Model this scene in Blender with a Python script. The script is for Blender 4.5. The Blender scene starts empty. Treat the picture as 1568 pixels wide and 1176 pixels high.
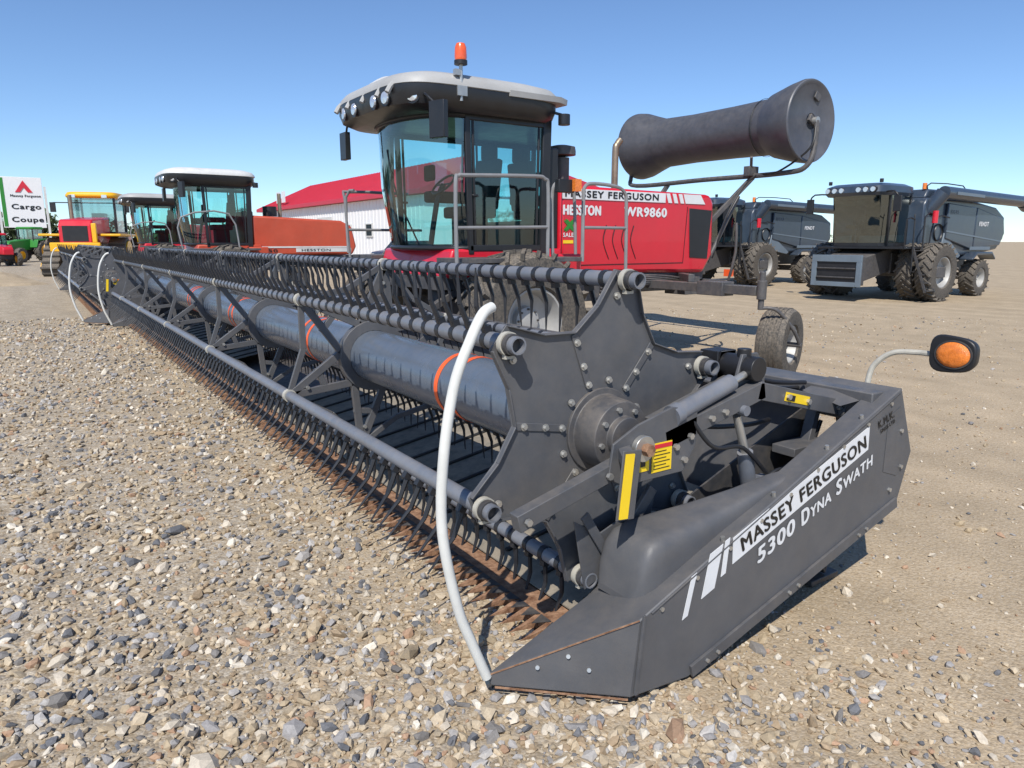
import bpy, bmesh, math, random
import numpy as np
from mathutils import Vector, Matrix
random.seed(7); rng=np.random.default_rng(5)
scn=bpy.context.scene
# ---------------------------------------------------------------- materials
def mk(name,col,rough=0.5,metal=0.0,var=0.25,scale=6.0,bump=0.0,bscale=60,dust=0.0,coat=0.0,col2=None):
    m=bpy.data.materials.new(name); m.use_nodes=True
    nt=m.node_tree; N=nt.nodes; L=nt.links
    b=N['Principled BSDF']
    tc=N.new('ShaderNodeTexCoord')
    no=N.new('ShaderNodeTexNoise'); no.inputs['Scale'].default_value=scale; no.inputs['Detail'].default_value=4; no.inputs['Roughness'].default_value=0.65
    L.new(tc.outputs['Object'],no.inputs['Vector'])
    r=N.new('ShaderNodeValToRGB')
    c2=col2 if col2 else tuple(min(1,c*(1+var)) for c in col)
    c1=tuple(c*(1-var) for c in col)
    r.color_ramp.elements[0].position=0.3; r.color_ramp.elements[0].color=(*c1,1)
    r.color_ramp.elements[1].position=0.7; r.color_ramp.elements[1].color=(*c2,1)
    L.new(no.outputs['Fac'],r.inputs['Fac'])
    out=r.outputs['Color']
    if dust>0:
        geo=N.new('ShaderNodeNewGeometry'); sx=N.new('ShaderNodeSeparateXYZ'); L.new(geo.outputs['Normal'],sx.inputs[0])
        n2=N.new('ShaderNodeTexNoise'); n2.inputs['Scale'].default_value=scale*3; n2.inputs['Detail'].default_value=6; n2.inputs['Roughness'].default_value=.7; L.new(tc.outputs['Object'],n2.inputs['Vector'])
        mr=N.new('ShaderNodeMapRange'); mr.inputs[1].default_value=-0.3; mr.inputs[2].default_value=1.0; mr.inputs[3].default_value=0.25; mr.inputs[4].default_value=1.0
        L.new(sx.outputs['Z'],mr.inputs[0])
        mr2=N.new('ShaderNodeMapRange'); mr2.inputs[1].default_value=0.38; mr2.inputs[2].default_value=0.68; L.new(n2.outputs['Fac'],mr2.inputs[0])
        mu=N.new('ShaderNodeMath'); mu.operation='MULTIPLY'; L.new(mr.outputs[0],mu.inputs[0]); L.new(mr2.outputs[0],mu.inputs[1])
        mu2=N.new('ShaderNodeMath'); mu2.operation='MULTIPLY'; mu2.inputs[1].default_value=dust; L.new(mu.outputs[0],mu2.inputs[0])
        mx=N.new('ShaderNodeMixRGB'); L.new(mu2.outputs[0],mx.inputs['Fac']); L.new(out,mx.inputs['Color1']); mx.inputs['Color2'].default_value=(0.40,0.33,0.25,1)
        out=mx.outputs['Color']
    L.new(out,b.inputs['Base Color'])
    rr=N.new('ShaderNodeMapRange'); rr.inputs[3].default_value=max(0.02,rough-0.1); rr.inputs[4].default_value=min(1,rough+0.15)
    L.new(no.outputs['Fac'],rr.inputs[0]); L.new(rr.outputs[0],b.inputs['Roughness'])
    b.inputs['Metallic'].default_value=metal
    b.inputs['Coat Weight'].default_value=coat
    if bump>0:
        nb=N.new('ShaderNodeTexNoise'); nb.inputs['Scale'].default_value=bscale; nb.inputs['Detail'].default_value=3
        L.new(tc.outputs['Object'],nb.inputs['Vector'])
        bu=N.new('ShaderNodeBump'); bu.inputs['Strength'].default_value=bump; bu.inputs['Distance'].default_value=0.01
        L.new(nb.outputs['Fac'],bu.inputs['Height']); L.new(bu.outputs[0],b.inputs['Normal'])
    return m
M={}
M['shield']=mk('grey_plastic',(0.095,0.097,0.104),0.5,0,0.12,3,0.08,200,dust=0.13)
M['frame']=mk('grey_frame_paint',(0.085,0.088,0.096),0.45,0,0.15,4,dust=0.2)
M['plate']=mk('reel_plate_paint',(0.09,0.093,0.101),0.42,0,0.12,4,dust=0.18)
M['dark']=mk('dark_frame',(0.04,0.041,0.045),0.5,0,0.2,5,dust=0.25)
M['tube']=mk('bat_tube_paint',(0.17,0.185,0.215),0.36,0.1,0.12,5,dust=0.25)
M['ctube']=mk('reel_centre_tube',(0.115,0.145,0.19),0.24,0.15,0.1,3,dust=0.12)
M['tine']=mk('black_plastic_tine',(0.022,0.023,0.027),0.42,0,0.2,8)
M['bush']=mk('cream_bushing',(0.45,0.43,0.37),0.5,0,0.15,20,dust=.2)
M['steel']=mk('zinc_steel',(0.5,0.49,0.46),0.35,0.7,0.15)
M['rust']=mk('rusted_guard',(0.24,0.105,0.05),0.85,0.1,0.4,25,0.4,80,col2=(0.42,0.25,0.15))
M['canvas']=mk('draper_canvas',(0.2,0.18,0.145),0.75,0,0.25,5,dust=0.6)
M['slat']=mk('draper_slat',(0.03,0.03,0.03),0.6)
M['white']=mk('white_decal',(0.72,0.73,0.74),0.45,0,0.05)
M['pvc']=mk('white_plastic_pipe',(0.68,0.68,0.64),0.4,0,0.08,8,dust=0.15)
M['black']=mk('black_plastic',(0.018,0.018,0.02),0.4,0,0.2)
M['letter']=mk('black_letter',(0.012,0.012,0.013),0.4,0,0.1)
M['orange']=mk('orange_tape',(0.9,0.13,0.03),0.5,0,0.1)
M['yellow']=mk('yellow_decal',(0.9,0.62,0.02),0.4,0,0.05)
M['rubber']=mk('tyre_rubber',(0.055,0.052,0.048),0.8,0,0.25,12,0.2,90,dust=0.7)
M['rim']=mk('grey_rim',(0.42,0.42,0.41),0.5,0.2,0.1,dust=0.2)
M['red']=mk('red_paint',(0.62,0.012,0.03),0.3,0,0.06,2,coat=0.4,dust=0.03)
M['orangered']=mk('faded_red_paint',(0.5,0.07,0.03),0.4,0,0.1,2,coat=0.2,dust=0.08)
M['cream']=mk('cream_roof',(0.62,0.62,0.6),0.5,0,0.08)
M['roofw']=mk('pale_grey_roof',(0.40,0.40,0.39),0.5,0,0.1,2,dust=0.1)
M['cabblk']=mk('cab_black',(0.02,0.02,0.022),0.3,0,0.15)
M['seat']=mk('seat_fabric',(0.02,0.02,0.022),0.85)
M['chassis']=mk('chassis_grey',(0.07,0.07,0.075),0.5,0,0.2,4,dust=0.35)
M['rail']=mk('grey_rail',(0.27,0.27,0.27),0.45,0.2,0.1)
M['roll']=mk('black_poly_roll',(0.07,0.073,0.083),0.42,0,0.2,5,0.05,40,dust=0.12)
M['rollend']=mk('roll_end_cap',(0.09,0.095,0.112),0.42,0,0.2,3,dust=0.1)
M['blue']=mk('slate_blue_paint',(0.035,0.052,0.078),0.3,0,0.12,2,coat=0.3,dust=0.07)
M['bluelt']=mk('light_slate_panel',(0.14,0.18,0.22),0.4,0,0.1,2,dust=0.08)
M['yel']=mk('yellow_paint',(0.85,0.45,0.01),0.4,0,0.05,coat=0.3)
M['green']=mk('green_paint',(0.03,0.22,0.03),0.4,0,0.05)
M['wall']=mk('white_metal_cladding',(0.78,0.78,0.78),0.5,0,0.03)
M['redroof']=mk('red_metal_roof',(0.55,0.04,0.07),0.5,0,0.06,0.5)
M['window']=mk('dark_window',(0.03,0.04,0.05),0.15,0,0.1)
M['car']=mk('car_paint',(0.05,0.06,0.09),0.25,0,0.1,coat=0.5)
M['carw']=mk('white_car_paint',(0.65,0.65,0.66),0.25,0,0.05,coat=0.5)
M['amber']=mk('amber_lens',(0.85,0.22,0.03),0.25,0,0.25,40,0.4,250,coat=0.5)
M['beacon']=mk('red_orange_lens',(0.85,0.12,0.03),0.2,0,0.1,30,coat=0.6)
M['lens']=mk('lamp_lens',(0.7,0.71,0.73),0.1,0.6,0.1)
M['exh']=mk('heat_stained_steel',(0.35,0.28,0.2),0.4,0.7,0.2)
def glassm(name,tint,base=0.12):
    m=bpy.data.materials.new(name); m.use_nodes=True; nt=m.node_tree; N=nt.nodes; L=nt.links
    N.remove(N['Principled BSDF']); out=N['Material Output']
    t=N.new('ShaderNodeBsdfTransparent'); t.inputs[0].default_value=(*tint,1)
    g=N.new('ShaderNodeBsdfGlossy'); g.inputs['Roughness'].default_value=0.03; g.inputs['Color'].default_value=(0.9,1,1,1)
    lw=N.new('ShaderNodeLayerWeight'); lw.inputs[0].default_value=0.35
    ad=N.new('ShaderNodeMath'); ad.operation='ADD'; ad.inputs[1].default_value=base; ad.use_clamp=True
    L.new(lw.outputs['Fresnel'],ad.inputs[0])
    mx=N.new('ShaderNodeMixShader'); L.new(ad.outputs[0],mx.inputs[0]); L.new(t.outputs[0],mx.inputs[1]); L.new(g.outputs[0],mx.inputs[2]); L.new(mx.outputs[0],out.inputs[0])
    return m
M['glass']=glassm('tinted_cab_glass',(0.55,0.88,0.87),0.06)
M['glassd']=glassm('dark_cab_glass',(0.5,0.68,0.68),0.14)
# ---------------------------------------------------------------- mesh builder
class B:
    def __init__(s): s.v=[]; s.f=[]
    def add(s,vs,fs):
        o=len(s.v); s.v.extend([tuple(v) for v in vs]); s.f.extend([tuple(i+o for i in f) for f in fs])
    def box(s,c,sz,R=None):
        hx,hy,hz=[a/2 for a in sz]; c=Vector(c)
        vs=[Vector((x,y,z)) for x in(-hx,hx) for y in(-hy,hy) for z in(-hz,hz)]
        if R is not None: vs=[R@v for v in vs]
        s.add([v+c for v in vs],[(0,1,3,2),(4,6,7,5),(0,4,5,1),(2,3,7,6),(0,2,6,4),(1,5,7,3)])
    def bb(s,x0,x1,y0,y1,z0,z1): s.box(((x0+x1)/2,(y0+y1)/2,(z0+z1)/2),(abs(x1-x0),abs(y1-y0),abs(z1-z0)))
    def beam(s,p0,p1,w,h,up=(0,0,1)):
        p0=Vector(p0);p1=Vector(p1);d=p1-p0;l=d.length;d.normalize();u=Vector(up)
        sd=d.cross(u)
        if sd.length<1e-4: sd=d.cross(Vector((1,0,0)))
        sd.normalize(); u=sd.cross(d)
        R=Matrix((d,sd,u)).transposed()
        s.box((p0+p1)/2,(l,w,h),R)
    def ring(s,c,d,r,n):
        d=Vector(d).normalized(); a=d.cross(Vector((0,0,1)))
        if a.length<1e-3: a=d.cross(Vector((1,0,0)))
        a.normalize(); b=d.cross(a)
        return [Vector(c)+a*r*math.cos(2*math.pi*i/n)+b*r*math.sin(2*math.pi*i/n) for i in range(n)]
    def cyl(s,p0,p1,r0,r1=None,n=16,caps=True):
        if r1 is None:r1=r0
        p0=Vector(p0);p1=Vector(p1);d=p1-p0
        A=s.ring(p0,d,r0,n);C=s.ring(p1,d,r1,n)
        fs=[(i,(i+1)%n,n+(i+1)%n,n+i) for i in range(n)]
        if caps: fs+= [tuple(range(n))[::-1],tuple(range(n,2*n))]
        s.add(A+C,fs)
    def tube(s,p0,p1,r,n=16,wall=0.006,depth=0.08):
        p0=Vector(p0);p1=Vector(p1);d=(p1-p0).normalized()
        R=[s.ring(p1,d,r,n),s.ring(p0,d,r,n),s.ring(p0,d,r-wall,n),s.ring(p0+d*depth,d,r-wall,n)]
        vs=sum(R,[]);fs=[]
        for k in range(3): fs+=[(k*n+i,k*n+(i+1)%n,(k+1)*n+(i+1)%n,(k+1)*n+i) for i in range(n)]
        fs+=[tuple(range(3*n,4*n)),tuple(range(n))]
        s.add(vs,fs)
    def path(s,pts,r,n=10,sub=6):
        P=[Vector(p) for p in pts]
        if sub>1 and len(P)>2:
            Q=[]
            for i in range(len(P)-1):
                a=P[max(i-1,0)];b=P[i];c=P[i+1];d=P[min(i+2,len(P)-1)]
                for k in range(sub):
                    t=k/sub
                    Q.append(0.5*((2*b)+(c-a)*t+(2*a-5*b+4*c-d)*t*t+(3*b-a-3*c+d)*t**3))
            Q.append(P[-1]);P=Q
        d=(P[1]-P[0]).normalized(); a=d.cross(Vector((0,0,1)))
        if a.length<0.05:a=d.cross(Vector((0,1,0)))
        a.normalize();vs=[];fs=[]
        for i,p in enumerate(P):
            d=(P[min(i+1,len(P)-1)]-P[max(i-1,0)]).normalized()
            a=(a-d*a.dot(d)).normalized();b=d.cross(a)
            vs+=[p+a*r*math.cos(2*math.pi*k/n)+b*r*math.sin(2*math.pi*k/n) for k in range(n)]
        for i in range(len(P)-1): fs+=[(i*n+k,i*n+(k+1)%n,(i+1)*n+(k+1)%n,(i+1)*n+k) for k in range(n)]
        fs+=[tuple(range(n))[::-1],tuple(range((len(P)-1)*n,len(P)*n))]
        s.add(vs,fs)
    def prism(s,poly,y0,y1):
        n=len(poly); vs=[(x,y0,z) for x,z in poly]+[(x,y1,z) for x,z in poly]
        s.add(vs,[tuple(range(n)),tuple(range(n,2*n))[::-1]]+[(i,n+i,n+(i+1)%n,(i+1)%n) for i in range(n)])
    def prismz(s,poly,z0,z1):
        n=len(poly); vs=[(x,y,z0) for x,y in poly]+[(x,y,z1) for x,y in poly]
        s.add(vs,[tuple(range(n))[::-1],tuple(range(n,2*n))]+[(i,(i+1)%n,n+(i+1)%n,n+i) for i in range(n)])
    def lathe(s,prof,c,axis,n=32,close=False):
        axis=Vector(axis).normalized();c=Vector(c);vs=[];fs=[]
        for r,h in prof: vs+=s.ring(c+axis*h,axis,max(r,1e-4),n)
        m=len(prof)
        for k in range(m-1 if not close else m):
            k2=(k+1)%m
            fs+=[(k*n+i,k*n+(i+1)%n,k2*n+(i+1)%n,k2*n+i) for i in range(n)]
        s.add(vs,fs)
    def loft(s,rings,closed=True,caps=True):
        n=len(rings[0]);vs=sum([list(r) for r in rings],[]);fs=[]
        for k in range(len(rings)-1):
            for i in range(n if closed else n-1): fs.append((k*n+i,k*n+(i+1)%n,(k+1)*n+(i+1)%n,(k+1)*n+i))
        if caps and closed: fs+=[tuple(range(n))[::-1],tuple(range((len(rings)-1)*n,len(rings)*n))]
        s.add(vs,fs)
class Obj:
    def __init__(s,name,origin=(0,0,0),loc=None,rz=0,scale=1):
        s.e=bpy.data.objects.new(name,None); scn.collection.objects.link(s.e)
        s.o=Vector(origin); s.e.location=loc if loc is not None else origin
        s.e.rotation_euler=(0,0,rz); s.e.scale=(scale,)*3; s.e.empty_display_size=0.2; s.parts={}
    def p(s,name,mat,bevel=0.0,ang=35):
        k=(name,mat)
        if k not in s.parts: s.parts[k]=[B(),bevel,ang]
        return s.parts[k][0]
    def done(s):
        for (name,mat),(b,bev,ang) in s.parts.items():
            if not b.v: continue
            me=bpy.data.meshes.new(name)
            me.from_pydata([(v[0]-s.o.x,v[1]-s.o.y,v[2]-s.o.z) for v in b.v],[],b.f); me.update()
            bm=bmesh.new();bm.from_mesh(me);bmesh.ops.recalc_face_normals(bm,faces=bm.faces);bm.to_mesh(me);bm.free()
            me.shade_smooth(); me.set_sharp_from_angle(angle=math.radians(ang))
            me.materials.append(M[mat])
            ob=bpy.data.objects.new(name,me); scn.collection.objects.link(ob); ob.parent=s.e
            if bev>0:
                md=ob.modifiers.new('bev','BEVEL'); md.width=bev; md.segments=2; md.limit_method='ANGLE'; md.angle_limit=math.radians(40); md.harden_normals=False
def text(b,st,org,width,height,ang=0,bold=0.02,shear=0.0):
    cu=bpy.data.curves.new('t','FONT'); cu.body=st; cu.shear=shear; cu.resolution_u=4; cu.space_character=1.12
    ob=bpy.data.objects.new('t',cu); scn.collection.objects.link(ob)
    bpy.context.view_layer.update()
    me=bpy.data.meshes.new_from_object(ob.evaluated_get(bpy.context.evaluated_depsgraph_get()))
    xs=[v.co.x for v in me.vertices];ys=[v.co.y for v in me.vertices]
    x0,x1,y0,y1=min(xs),max(xs),min(ys),max(ys)
    ca,sa=math.cos(ang),math.sin(ang)
    e=height*bold*2.2
    # strokes thickened with slightly offset copies, each a hair prouder than the last
    for k,(du,dw) in enumerate(((0,0),(e,0),(-e,0),(0,e*.6),(0,-e*.6),(e*.6,e*.4))):
        vs=[]
        for v in me.vertices:
            u=(v.co.x-x0)/(x1-x0)*width+du; w=(v.co.y-y0)/(y1-y0)*height+dw
            vs.append((org[0]+u*ca-w*sa,org[1]-k*.0003,org[2]+u*sa+w*ca))
        b.add(vs,[tuple(p.vertices) for p in me.polygons])
    bpy.data.objects.remove(ob);bpy.data.curves.remove(cu);bpy.data.meshes.remove(me)
def tyre(o,c,r,w,rimr,axis=(0,-1,0),lugs=20,rimmat='rim',nm='wheel'):
    axis=Vector(axis).normalized();c=Vector(c)
    t=o.p(nm+'_tyre','rubber')
    h=w/2; lh=r*0.045 if lugs else 0
    R=r-lh
    t.lathe([(rimr,-h*.75),(rimr*1.1,-h*.95),((rimr+R)/2,-h),(R*.93,-h*.95),(R*.985,-h*.75),(R,-h*.3),(R,h*.3),(R*.985,h*.75),(R*.93,h*.95),((rimr+R)/2,h),(rimr*1.1,h*.95),(rimr,h*.75)],c,axis,48)
    a=axis.cross(Vector((0,0,1))).normalized(); up=a.cross(axis)
    if lugs:
        for side in (-1,1):
            for i in range(lugs):
                th=2*math.pi*(i+(0.5 if side>0 else 0))/lugs; th2=th+0.28
                def P(th,rr,x): return c+(a*math.cos(th)+up*math.sin(th))*rr+axis*x
                p0=P(th,R*.985,side*h*.98);p1=P(th2,R*1.01,side*h*0.02)
                t.beam(p0,p1,r*.055,lh*2.2,up=(p0+p1)/2-c)
    else:
        for x in(-.5,-.17,.17,.5):
            t.lathe([(R*.99,h*(x-.1)),(R*1.02,h*(x-.08)),(R*1.02,h*(x+.08)),(R*.99,h*(x+.1))],c,axis,48)
    rm=o.p(nm+'_rim',rimmat)
    rm.lathe([(rimr*1.03,h*.82),(rimr*.97,h*.82),(rimr*.9,h*.55),(rimr*.85,h*.1),(rimr*.45,h*.0),(rimr*.42,h*.25),(rimr*.3,h*.3),(0,h*.3)],c,axis,32)
    rm.lathe([(rimr*1.03,-h*.8),(rimr*.9,-h*.5),(rimr*.85,-h*.1),(0,-h*.1)],c,axis,32)
    for i in range(8):
        th=2*math.pi*i/8; p=c+(a*math.cos(th)+up*math.sin(th))*rimr*.36
        o.p(nm+'_bolts','dark').cyl(p+axis*h*.2,p+axis*h*.36,rimr*.035,n=6)
def sup(cx,cy,hx,hy,z,n=5.0,k=40):
    R=[]
    for i in range(k):
        t=2*math.pi*i/k;c=math.cos(t);s_=math.sin(t)
        R.append((cx+hx*math.copysign(abs(c)**(2/n),c),cy+hy*math.copysign(abs(s_)**(2/n),s_),z))
    return R
# ---------------------------------------------------------------- camera
H=1.65
cam=bpy.data.cameras.new('camera'); co=bpy.data.objects.new('camera',cam); scn.collection.objects.link(co)
cam.sensor_width=36; cam.lens=24.8; cam.clip_end=3000; cam.clip_start=0.05
co.location=(0,0,H)
yaw=math.radians(34.2)
co.rotation_euler=(math.radians(90-11.46),0,-yaw)
scn.camera=co
# ---------------------------------------------------------------- light
w=bpy.data.worlds.new("World");scn.world=w;w.use_nodes=True
nt=w.node_tree;bg=nt.nodes['Background']
sky=nt.nodes.new('ShaderNodeTexSky');sky.sky_type='NISHITA';sky.sun_disc=False
EL=math.radians(49); sd=Vector((-0.72,-0.69,0)).normalized()
sky.sun_elevation=EL; sky.sun_rotation=math.atan2(sd.x,sd.y)
sky.air_density=1.0; sky.dust_density=0.3; sky.ozone_density=2.0; sky.altitude=1500
tn=nt.nodes.new('ShaderNodeMixRGB');tn.blend_type='MULTIPLY';tn.inputs[0].default_value=1;tn.inputs[2].default_value=(0.80,0.93,1.08,1)
nt.links.new(sky.outputs[0],tn.inputs[1]);nt.links.new(tn.outputs[0],bg.inputs[0]); bg.inputs[1].default_value=0.14
sl=bpy.data.lights.new('sun','SUN');sl.energy=4.8;sl.angle=math.radians(0.5);sl.color=(1,0.95,0.87)
so=bpy.data.objects.new('sun',sl);scn.collection.objects.link(so)
sv=Vector((sd.x*math.cos(EL),sd.y*math.cos(EL),math.sin(EL)))
so.rotation_euler=sv.to_track_quat('Z','Y').to_euler(); so.location=(-5,-5,12)
scn.view_settings.view_transform='Standard'; scn.view_settings.look='None'; scn.view_settings.exposure=0
# ---------------------------------------------------------------- ground
def groundmat():
    m=bpy.data.materials.new('gravel_ground');m.use_nodes=True;nt=m.node_tree;N=nt.nodes;L=nt.links;b=N['Principled BSDF']
    tc=N.new('ShaderNodeTexCoord')
    def noise(sc,det=4,vec=None):
        n=N.new('ShaderNodeTexNoise');n.inputs['Scale'].default_value=sc;n.inputs['Detail'].default_value=det;L.new(vec or tc.outputs['Object'],n.inputs['Vector']);return n
    def vor(sc):
        n=N.new('ShaderNodeTexVoronoi');n.inputs['Scale'].default_value=sc;L.new(tc.outputs['Object'],n.inputs['Vector']);return n
    v1=vor(38);v2=vor(100)
    def stonecol(v):
        s=N.new('ShaderNodeSeparateColor');L.new(v.outputs['Color'],s.inputs[0])
        r=N.new('ShaderNodeValToRGB');e=r.color_ramp.elements
        e[0].position=0;e[0].color=(0.16,0.145,0.13,1);e[1].position=1;e[1].color=(0.62,0.55,0.44,1)
        for p,c in((.2,(0.34,0.265,0.175)),(.5,(0.44,0.355,0.245)),(.75,(0.42,0.37,0.30))):
            x=e.new(p);x.color=(*c,1)
        L.new(s.outputs[0],r.inputs[0]);return r
    c1=stonecol(v1);c2=stonecol(v2)
    nb=noise(60,4);nl=noise(0.45,4);nm=noise(2.2,5)
    mp=N.new('ShaderNodeMapping');mp.inputs['Scale'].default_value=(1.6,.10,1);mp.inputs['Rotation'].default_value=(0,0,.5);L.new(tc.outputs['Object'],mp.inputs[0])
    ntk=noise(1.0,4,mp.outputs[0])
    sand=N.new('ShaderNodeValToRGB');e=sand.color_ramp.elements;e[0].position=.3;e[0].color=(0.38,0.29,0.185,1);e[1].position=.7;e[1].color=(0.54,0.425,0.285,1)
    L.new(nb.outputs['Fac'],sand.inputs[0])
    mxs=N.new('ShaderNodeMixRGB');mxs.inputs[0].default_value=.3;L.new(sand.outputs[0],mxs.inputs[1]);L.new(c2.outputs[0],mxs.inputs[2])
    mxg=N.new('ShaderNodeMixRGB');mxg.inputs[0].default_value=.5;L.new(c1.outputs[0],mxg.inputs[1]);L.new(c2.outputs[0],mxg.inputs[2])
    sx=N.new('ShaderNodeSeparateXYZ');L.new(tc.outputs['Object'],sx.inputs[0])
    a=N.new('ShaderNodeMath');a.operation='MULTIPLY_ADD';a.inputs[1].default_value=3.0;L.new(nl.outputs['Fac'],a.inputs[0]);L.new(sx.outputs['X'],a.inputs[2])
    mr=N.new('ShaderNodeMapRange');mr.inputs[1].default_value=2.0;mr.inputs[2].default_value=3.8;L.new(a.outputs[0],mr.inputs[0])
    mx=N.new('ShaderNodeMixRGB');L.new(mr.outputs[0],mx.inputs[0]);L.new(mxg.outputs[0],mx.inputs[1]);L.new(mxs.outputs[0],mx.inputs[2])
    ad=N.new('ShaderNodeMath');ad.operation='ADD';L.new(nm.outputs['Fac'],ad.inputs[0]);L.new(ntk.outputs['Fac'],ad.inputs[1])
    br=N.new('ShaderNodeMapRange');br.inputs[1].default_value=.7;br.inputs[2].default_value=1.3;br.inputs[3].default_value=.80;br.inputs[4].default_value=1.1;L.new(ad.outputs[0],br.inputs[0])
    ml=N.new('ShaderNodeMixRGB');ml.blend_type='MULTIPLY';ml.inputs[0].default_value=1;L.new(mx.outputs[0],ml.inputs[1]);L.new(br.outputs[0],ml.inputs[2])
    L.new(ml.outputs[0],b.inputs['Base Color']);b.inputs['Roughness'].default_value=.95;b.inputs['Specular IOR Level'].default_value=.15
    h=N.new('ShaderNodeMath');h.operation='ADD';L.new(v1.outputs['Distance'],h.inputs[0]);L.new(v2.outputs['Distance'],h.inputs[1])
    h2=N.new('ShaderNodeMath');h2.operation='MULTIPLY_ADD';h2.inputs[1].default_value=-.8;L.new(h.outputs[0],h2.inputs[0]);L.new(nb.outputs['Fac'],h2.inputs[2])
    bu=N.new('ShaderNodeBump');bu.inputs['Strength'].default_value=.5;bu.inputs['Distance'].default_value=.008;L.new(h2.outputs[0],bu.inputs['Height']);L.new(bu.outputs[0],b.inputs['Normal'])
    return m
GM=groundmat();M['ground']=GM
me=bpy.data.meshes.new('ground');S=1500
me.from_pydata([(-S,-S,0),(S,-S,0),(S,S,0),(-S,S,0)],[],[(0,1,2,3)]);me.materials.append(GM)
g=bpy.data.objects.new('ground',me);scn.collection.objects.link(g)
# low gravel pile far left
def pile():
    n=40;vs=[];fs=[]
    for i in range(n):
        for j in range(n):
            x=-9+18*i/(n-1);y=-5+10*j/(n-1)
            h=1.3*max(0,1-(x/8.5)**2)*max(0,1-(y/4.5)**2)
            h*=1+.25*math.sin(x*1.3+y)+.15*math.sin(x*3.1-y*2.2)
            vs.append((x,y,h+(.04*random.random() if h>.05 else -.06)))
    for i in range(n-1):
        for j in range(n-1): fs.append((i*n+j,(i+1)*n+j,(i+1)*n+j+1,i*n+j+1))
    me=bpy.data.meshes.new('gravel_pile');me.from_pydata(vs,[],fs);me.materials.append(GM)
    ob=bpy.data.objects.new('gravel_pile',me);ob.location=(-8.2,35,0);ob.rotation_euler=(0,0,.2);scn.collection.objects.link(ob)
pile()
def stones():
    bm=bmesh.new();bmesh.ops.create_icosphere(bm,subdivisions=1,radius=1);bm.verts.ensure_lookup_table()
    T=np.array([v.co[:] for v in bm.verts]);F=np.array([[v.index for v in f.verts] for f in bm.faces]);bm.free()
    nv=len(T)
    n=100000
    ang=rng.uniform(-0.82,0.82,n)+yaw; d=1.15+17*rng.random(n)**1.35
    X=np.sin(ang)*d;Y=np.cos(ang)*d
    edge=X-0.25*np.sin(Y*2.1)-.2*np.sin(Y*5+X*3)
    p=np.clip((3.0-edge)/1.3,.0,1)
    pat=.5+.5*np.sin(X*2.3+1.3*np.sin(Y*1.7))*np.sin(Y*2.9+X)
    keep=rng.random(n)<(p*.8+.2)*(.6+.4*pat)
    X=X[keep];Y=Y[keep];d=d[keep];p=p[keep];n=len(X)
    sz=np.exp(rng.normal(-4.68,.5,n))*(1+.06*d)*(.55+.45*p)
    sz=np.clip(sz,.003,.028)
    big=rng.random(n)<.010; sz=np.where(big,sz*1.9,sz)
    q=rng.normal(size=(n,4));q/=np.linalg.norm(q,axis=1)[:,None]
    a,b,c,e=q.T
    R=np.stack([1-2*(c*c+e*e),2*(b*c-a*e),2*(b*e+a*c),2*(b*c+a*e),1-2*(b*b+e*e),2*(c*e-a*b),2*(b*e-a*c),2*(c*e+a*b),1-2*(b*b+c*c)],1).reshape(n,3,3)
    V=T[None]*(1+rng.normal(0,.22,(n,nv,1)))*np.stack([rng.uniform(.8,1.5,n),rng.uniform(.6,1,n),rng.uniform(.5,.9,n)],1)[:,None,:]
    V=np.einsum('nij,nkj->nki',R,V)*sz[:,None,None]; V[:,:,2]*=.82
    V[:,:,0]+=X[:,None];V[:,:,1]+=Y[:,None];V[:,:,2]+=(sz*.38)[:,None]
    V=V.reshape(-1,3);FF=(F[None]+np.arange(n)[:,None,None]*nv).reshape(-1,3)
    me=bpy.data.meshes.new('gravel');me.vertices.add(len(V));me.vertices.foreach_set('co',V.astype('f').ravel())
    me.loops.add(FF.size);me.loops.foreach_set('vertex_index',FF.astype('i').ravel())
    me.polygons.add(len(FF));me.polygons.foreach_set('loop_start',np.arange(0,FF.size,3,dtype='i'));
    me.update(calc_edges=True); me.shade_flat()
    pal=np.array([(.42,.335,.225),(.50,.41,.29),(.36,.27,.175),(.56,.49,.39),(.31,.295,.285),(.15,.152,.16),(.43,.405,.375),(.65,.59,.49),(.40,.26,.17),(.22,.205,.19)])
    pi=rng.choice(10,n,p=[.19,.18,.11,.12,.1,.08,.09,.05,.04,.04]);colr=pal[pi]*rng.uniform(.85,1.12,(n,1))
    col=np.ones((n,nv,4));col[:,:,:3]=colr[:,None,:]
    at=me.color_attributes.new('col','FLOAT_COLOR','POINT');at.data.foreach_set('color',col.astype('f').ravel())
    m=bpy.data.materials.new('crushed_stone');m.use_nodes=True;N=m.node_tree.nodes;L=m.node_tree.links
    A=N.new('ShaderNodeAttribute');A.attribute_name='col'
    tc=N.new('ShaderNodeTexCoord');no=N.new('ShaderNodeTexNoise');no.inputs['Scale'].default_value=120;no.inputs['Detail'].default_value=3;L.new(tc.outputs['Object'],no.inputs[0])
    mr=N.new('ShaderNodeMapRange');mr.inputs[3].default_value=.7;mr.inputs[4].default_value=1.3;L.new(no.outputs['Fac'],mr.inputs[0])
    mu=N.new('ShaderNodeMixRGB');mu.blend_type='MULTIPLY';mu.inputs[0].default_value=1;L.new(A.outputs['Color'],mu.inputs[1]);L.new(mr.outputs[0],mu.inputs[2])
    L.new(mu.outputs[0],N['Principled BSDF'].inputs['Base Color']);N['Principled BSDF'].inputs['Roughness'].default_value=.9;N['Principled BSDF'].inputs['Specular IOR Level'].default_value=.2
    me.materials.append(m);o=bpy.data.objects.new('gravel',me);scn.collection.objects.link(o)
stones()
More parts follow.
